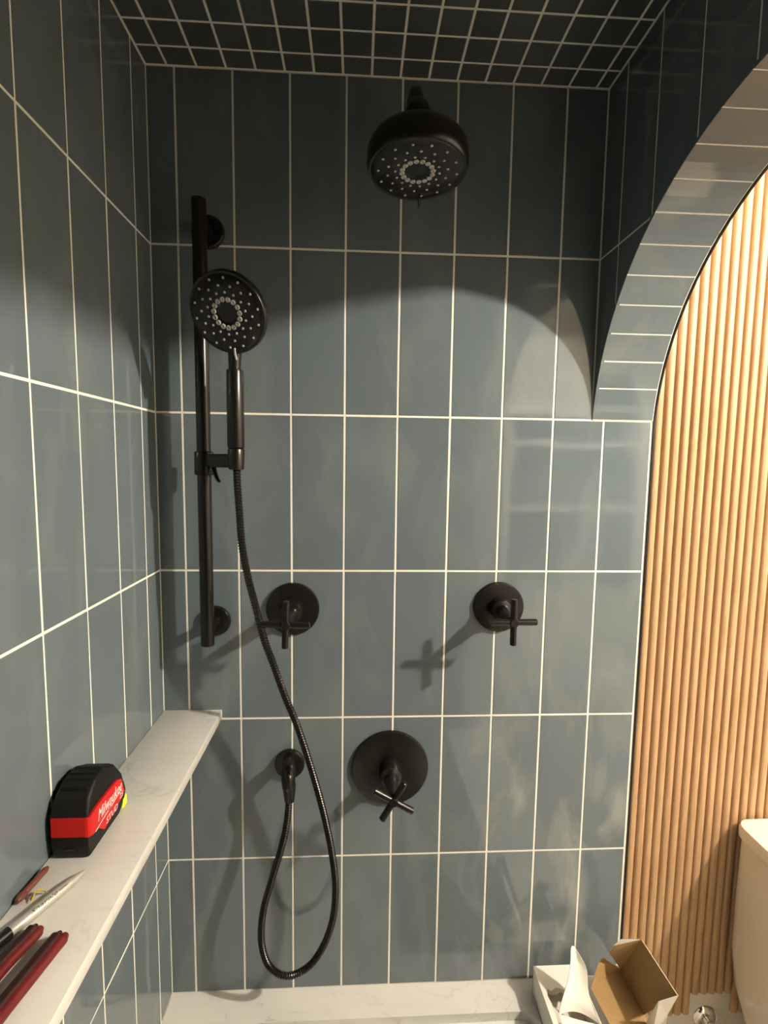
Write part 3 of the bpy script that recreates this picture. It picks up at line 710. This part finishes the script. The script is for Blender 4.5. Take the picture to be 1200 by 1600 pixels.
# ---------------------------------------------------------------- packaging on the right end of the deck
t = thing('white_carton', 'torn open white cardboard box standing on the marble ledge in the corner', 'box', (0.86, -0.14, ZD))
BX0, BX1, BY0, BY1, BZ = 0.7720, 0.866, -0.275, -0.028, -0.2455
w_ = 0.0016
z0 = ZD + 0.0004
obj('bottom', box(nb(), (BX0, BY0, z0), (BX1, BY1, z0 + w_)), WCARD, t)
for a, b in (((BX0, BY0, z0), (BX0 + w_, BY1, BZ)), ((BX1 - w_, BY0, z0), (BX1, BY1, BZ)), ((BX0, BY1 - w_, z0), (BX1, BY1, BZ)), ((BX0, BY0, z0), (BX1, BY0 + w_, BZ))):
    obj('side_panel', box(nb(), a, b), WCARD, t)
random.seed(3)
edge = [(BX0 + 0.0005, -0.300)]
bk = [(BX0 + 0.013 + k * 0.0052, -0.0745 - 0.004 * math.sin(k * 1.3) - random.uniform(0, 0.004)) for k in range(16)]
top_poly = [(BX0 - 0.0005, BY1 + 0.0005), (BX0 - 0.0005, -0.24)] + [(BX0 + 0.012, -0.20), (BX0 + 0.010, -0.15), (BX0 + 0.011, -0.105), (BX0 + 0.008, -0.088)] + bk + [(BX1 + 0.0005, -0.076), (BX1 + 0.0005, BY1 + 0.0005)]
bm = nb(); prism(bm, top_poly, BZ, BZ + 0.0012, 'z'); obj('lid', bm, WCARD, t)
bk2 = [(x, y - 0.009 - 0.003 * math.sin(x * 300)) for x, y in bk]
bm = nb(); prism(bm, [(bk[0][0], bk[0][1] + 0.01)] + bk2 + [(bk[-1][0], bk[-1][1] + 0.01)], BZ - 0.0012, BZ - 0.0001, 'z'); obj('torn_edge', bm, TORN, t)
# torn shards along the broken left edge
bm = nb()
for k in range(7):
    y = -0.098 - k * 0.013; x = BX0 + 0.012 + 0.003 * (k % 3)
    sheet(bm, [(x, y, BZ - 0.001), (x + 0.012 + 0.004 * (k % 2), y - 0.004, BZ - 0.012), (x + 0.006, y - 0.012, BZ + 0.004 - 0.004 * (k % 2))], 0.0008)
obj('torn_shards', bm, WCARD, t)
# black fitting tucked under the torn edge
# foam sheet pulled out of the white carton
t2 = thing('packing_sheet', 'curled white packing sheet sticking up out of the white box', 'packing sheet', (0.82, -0.11, -0.245))
rowsL = [(0.7880, -0.1270, -0.2425), (0.7950, -0.120, -0.226), (0.8041, -0.112, -0.2106), (0.8138, -0.105, -0.1909), (0.8196, -0.098, -0.1678), (0.8232, -0.090, -0.1454)]
rowsR = [(0.8640, -0.152, -0.2410), (0.8560, -0.142, -0.2300), (0.8520, -0.128, -0.2193), (0.8513, -0.113, -0.2046), (0.8532, -0.100, -0.1770), (0.8441, -0.092, -0.1583)]
bm = nb(); gr = []; gb = []
fine = 12
Lc = catmull(rowsL, 4); Rc = catmull(rowsR, 4)
for a, b in zip(Lc, Rc):
    ra = []; rb = []
    for k in range(fine + 1):
        s = k / fine; p = a.lerp(b, s) + Vector((0, 0.012 * math.sin(math.pi * s), 0.004 * math.sin(math.pi * s)))
        ra.append(bm.verts.new(p)); rb.append(bm.verts.new(p + Vector((0.0002, 0.0016, 0.0))))
    gr.append(ra); gb.append(rb)
for g_ in (gr, gb):
    for A, B in zip(g_, g_[1:]):
        for k in range(fine): bm.faces.new([A[k], A[k + 1], B[k + 1], B[k]])
for A, B in ((gr[0], gb[0]), (gr[-1], gb[-1]), ([r[0] for r in gr], [r[0] for r in gb]), ([r[-1] for r in gr], [r[-1] for r in gb])):
    for k in range(len(A) - 1): bm.faces.new([A[k], A[k + 1], B[k + 1], B[k]])
obj('upright_leaf', bm, FILM, t2, True)
bm = nb(); sheet(bm, [(0.7882, -0.1275, -0.2425), (0.8635, -0.1525, -0.2405), (0.866, -0.20, -0.2410), (0.858, -0.27, -0.2415), (0.800, -0.27, -0.2430), (0.787, -0.19, -0.2430)], 0.0016)
obj('flat_leaf', bm, FILM, t2)

# kraft carton, open, leaning on the white one
t = thing('kraft_carton', 'open brown cardboard carton with raised flaps leaning over the white box', 'box', (0.92, -0.16, ZD))
P = Vector((0.9528, -0.0480, -0.2366)); A = Vector((0.8731, -0.0816, -0.2399)); B = Vector((0.9661, -0.0928, -0.1240)); D = Vector((0.9689, -0.1152, -0.2640)); E_ = Vector((0.9858, -0.1824, -0.1469)); A2 = Vector((0.8937, -0.1488, -0.2679))
fA = [Vector((0.9149, -0.0480, -0.2096)), Vector((0.9616, -0.0300, -0.2520))]
fB = [Vector((0.9382, -0.0704, -0.1459)), Vector((0.9155, -0.0704, -0.1755))]
def board(name, quad, parent=None):
    """corrugated board: kraft inside, white printed outside"""
    q = [Vector(p) for p in quad]; nrm = (q[1] - q[0]).cross(q[-1] - q[0]).normalized()
    toc = (Vector((0.4, -1.0, 0.8)) - q[0])
    if nrm.dot(toc) < 0: nrm = -nrm
    def slab(a, b, m, nm, par):
        bm = nb(); va = [bm.verts.new(p + nrm * a) for p in q]; vb = [bm.verts.new(p + nrm * b) for p in q]
        bm.faces.new(va); bm.faces.new(vb)
        for i in range(len(q)): bm.faces.new([va[i], va[(i + 1) % len(q)], vb[(i + 1) % len(q)], vb[i]])
        return obj(nm, bm, m, par)
    o = slab(0, -0.0012, KRAFT, name, parent)
    slab(-0.0012, -0.0018, WCARD, 'white_liner', o)
    return o
board('side_panel', [A, P, D, A2], t)
board('side_panel', [P, B, E_, D], t)
board('flap', [A, fA[0] + Vector((-0.012, -0.004, -0.004)), fA[0], fA[1], P], t)
board('flap', [P, fB[1], fB[1].lerp(fB[0], 0.35) + Vector((0, 0, 0.006)), fB[0], B], t)
board('end_panel', [A2, D, Vector((0.975, -0.165, -0.3035)), Vector((0.905, -0.190, -0.3035))], t)
bm = nb(); sheet(bm, [E_ + Vector((0.0006, 0, 0)), Vector((0.9580, -0.1712, -0.1710)), Vector((0.9670, -0.1264, -0.2687)), Vector((0.9680, -0.140, -0.3030)), Vector((0.9800, -0.156, -0.3030)), Vector((0.9815, -0.165, -0.2046))], 0.0018)
tag(obj('flap', bm, WCARD, t), 'white outer face of the end flap')

# ---------------------------------------------------------------- toilet
t = thing('toilet', 'cream white toilet with a boxy tank against the oak slats, right edge', 'toilet', (1.41, -0.30, FZ))
def rr(xc, hw, y0, y1, r, z, n=6):
    return [(x, y, z) for c in rrect(xc - hw, xc + hw, y0, y1, r, n) for x, y in c]
def loft(bm, rings, cap=True):
    R3 = [[bm.verts.new(p) for p in r] for r in rings]
    for A, B in zip(R3, R3[1:]):
        for i in range(len(A)): bm.faces.new([A[i], A[(i + 1) % len(A)], B[(i + 1) % len(B)], B[i]])
    if cap: bm.faces.new(R3[0]); bm.faces.new(R3[-1])
    return bm
XT = 1.415
obj('tank', loft(nb(), [rr(XT, 0.196, -0.190, -0.006, 0.030, 0.0395), rr(XT, 0.200, -0.194, -0.005, 0.034, 0.034), rr(XT, 0.203, -0.195, -0.005, 0.034, -0.10), rr(XT, 0.204, -0.195, -0.006, 0.036, -0.22), rr(XT, 0.196, -0.21, -0.007, 0.045, -0.30), rr(XT, 0.172, -0.24, -0.009, 0.055, -0.39), rr(XT, 0.150, -0.26, -0.010, 0.06, -0.45)]), PORC, t, True)
obj('tank_lid', loft(nb(), [rr(XT, 0.198, -0.196, -0.004, 0.032, 0.0402), rr(XT, 0.206, -0.203, -0.003, 0.034, 0.0415), rr(XT, 0.207, -0.204, -0.003, 0.034, 0.058), rr(XT, 0.203, -0.200, -0.006, 0.030, 0.065), rr(XT, 0.196, -0.193, -0.012, 0.026, 0.0665)]), PORC, t, True)
obj('bowl', loft(nb(), [rr(XT, 0.135, -0.62, -0.03, 0.10, FZ + 0.0005), rr(XT, 0.125, -0.61, -0.03, 0.10, FZ + 0.10), rr(XT, 0.150, -0.66, -0.03, 0.14, FZ + 0.28), rr(XT, 0.182, -0.70, -0.03, 0.175, FZ + 0.385), rr(XT, 0.178, -0.695, -0.04, 0.17, FZ + 0.395)]), PORC, t, True)
obj('seat', loft(nb(), [rr(XT, 0.180, -0.70, -0.245, 0.17, FZ + 0.396), rr(XT, 0.185, -0.705, -0.245, 0.175, FZ + 0.402), rr(XT, 0.185, -0.705, -0.245, 0.175, FZ + 0.425), rr(XT, 0.178, -0.698, -0.25, 0.17, FZ + 0.432)]), PORC, t, True)
# supply valve on the wall below the slats
t = thing('supply_valve', 'round chrome water supply valve on the white wall left of the toilet', 'valve', (1.194, 0.009, -0.430))
obj('escutcheon', lathe(nb(), [(0.029, 0.0), (0.028, 0.004), (0.022, 0.009), (0.010, 0.011)], (1.194, 0.009, -0.430), NY, 36), CHROME, t, True)
obj('knob', lathe(nb(), [(0.008, 0.010), (0.0085, 0.026), (0.0150, 0.028), (0.0185, 0.034), (0.0185, 0.042), (0.014, 0.049), (0.006, 0.052), (0, 0.052)], (1.194, 0.009, -0.430), NY, 32), CHROME, t, True)
# ---------------------------------------------------------------- ceiling lamp outside the arch
t = thing('ceiling_lamp', 'small opal globe ceiling lamp lighting the bathroom beyond the arch', 'lamp', (LAMP.x, LAMP.y, RZ))
obj('base', lathe(nb(), [(0.06, 0.0), (0.06, 0.012), (0.05, 0.02), (0.014, 0.022), (0.014, RZ - LAMP.z - LAMP_R + 0.004)], (LAMP.x, LAMP.y, RZ), (0, 0, -1), 40), BLACK, t, True)
bm = nb(); bmesh.ops.create_icosphere(bm, subdivisions=2, radius=LAMP_R); bmesh.ops.translate(bm, verts=bm.verts, vec=LAMP)
obj('globe', bm, GLOW, t, True)
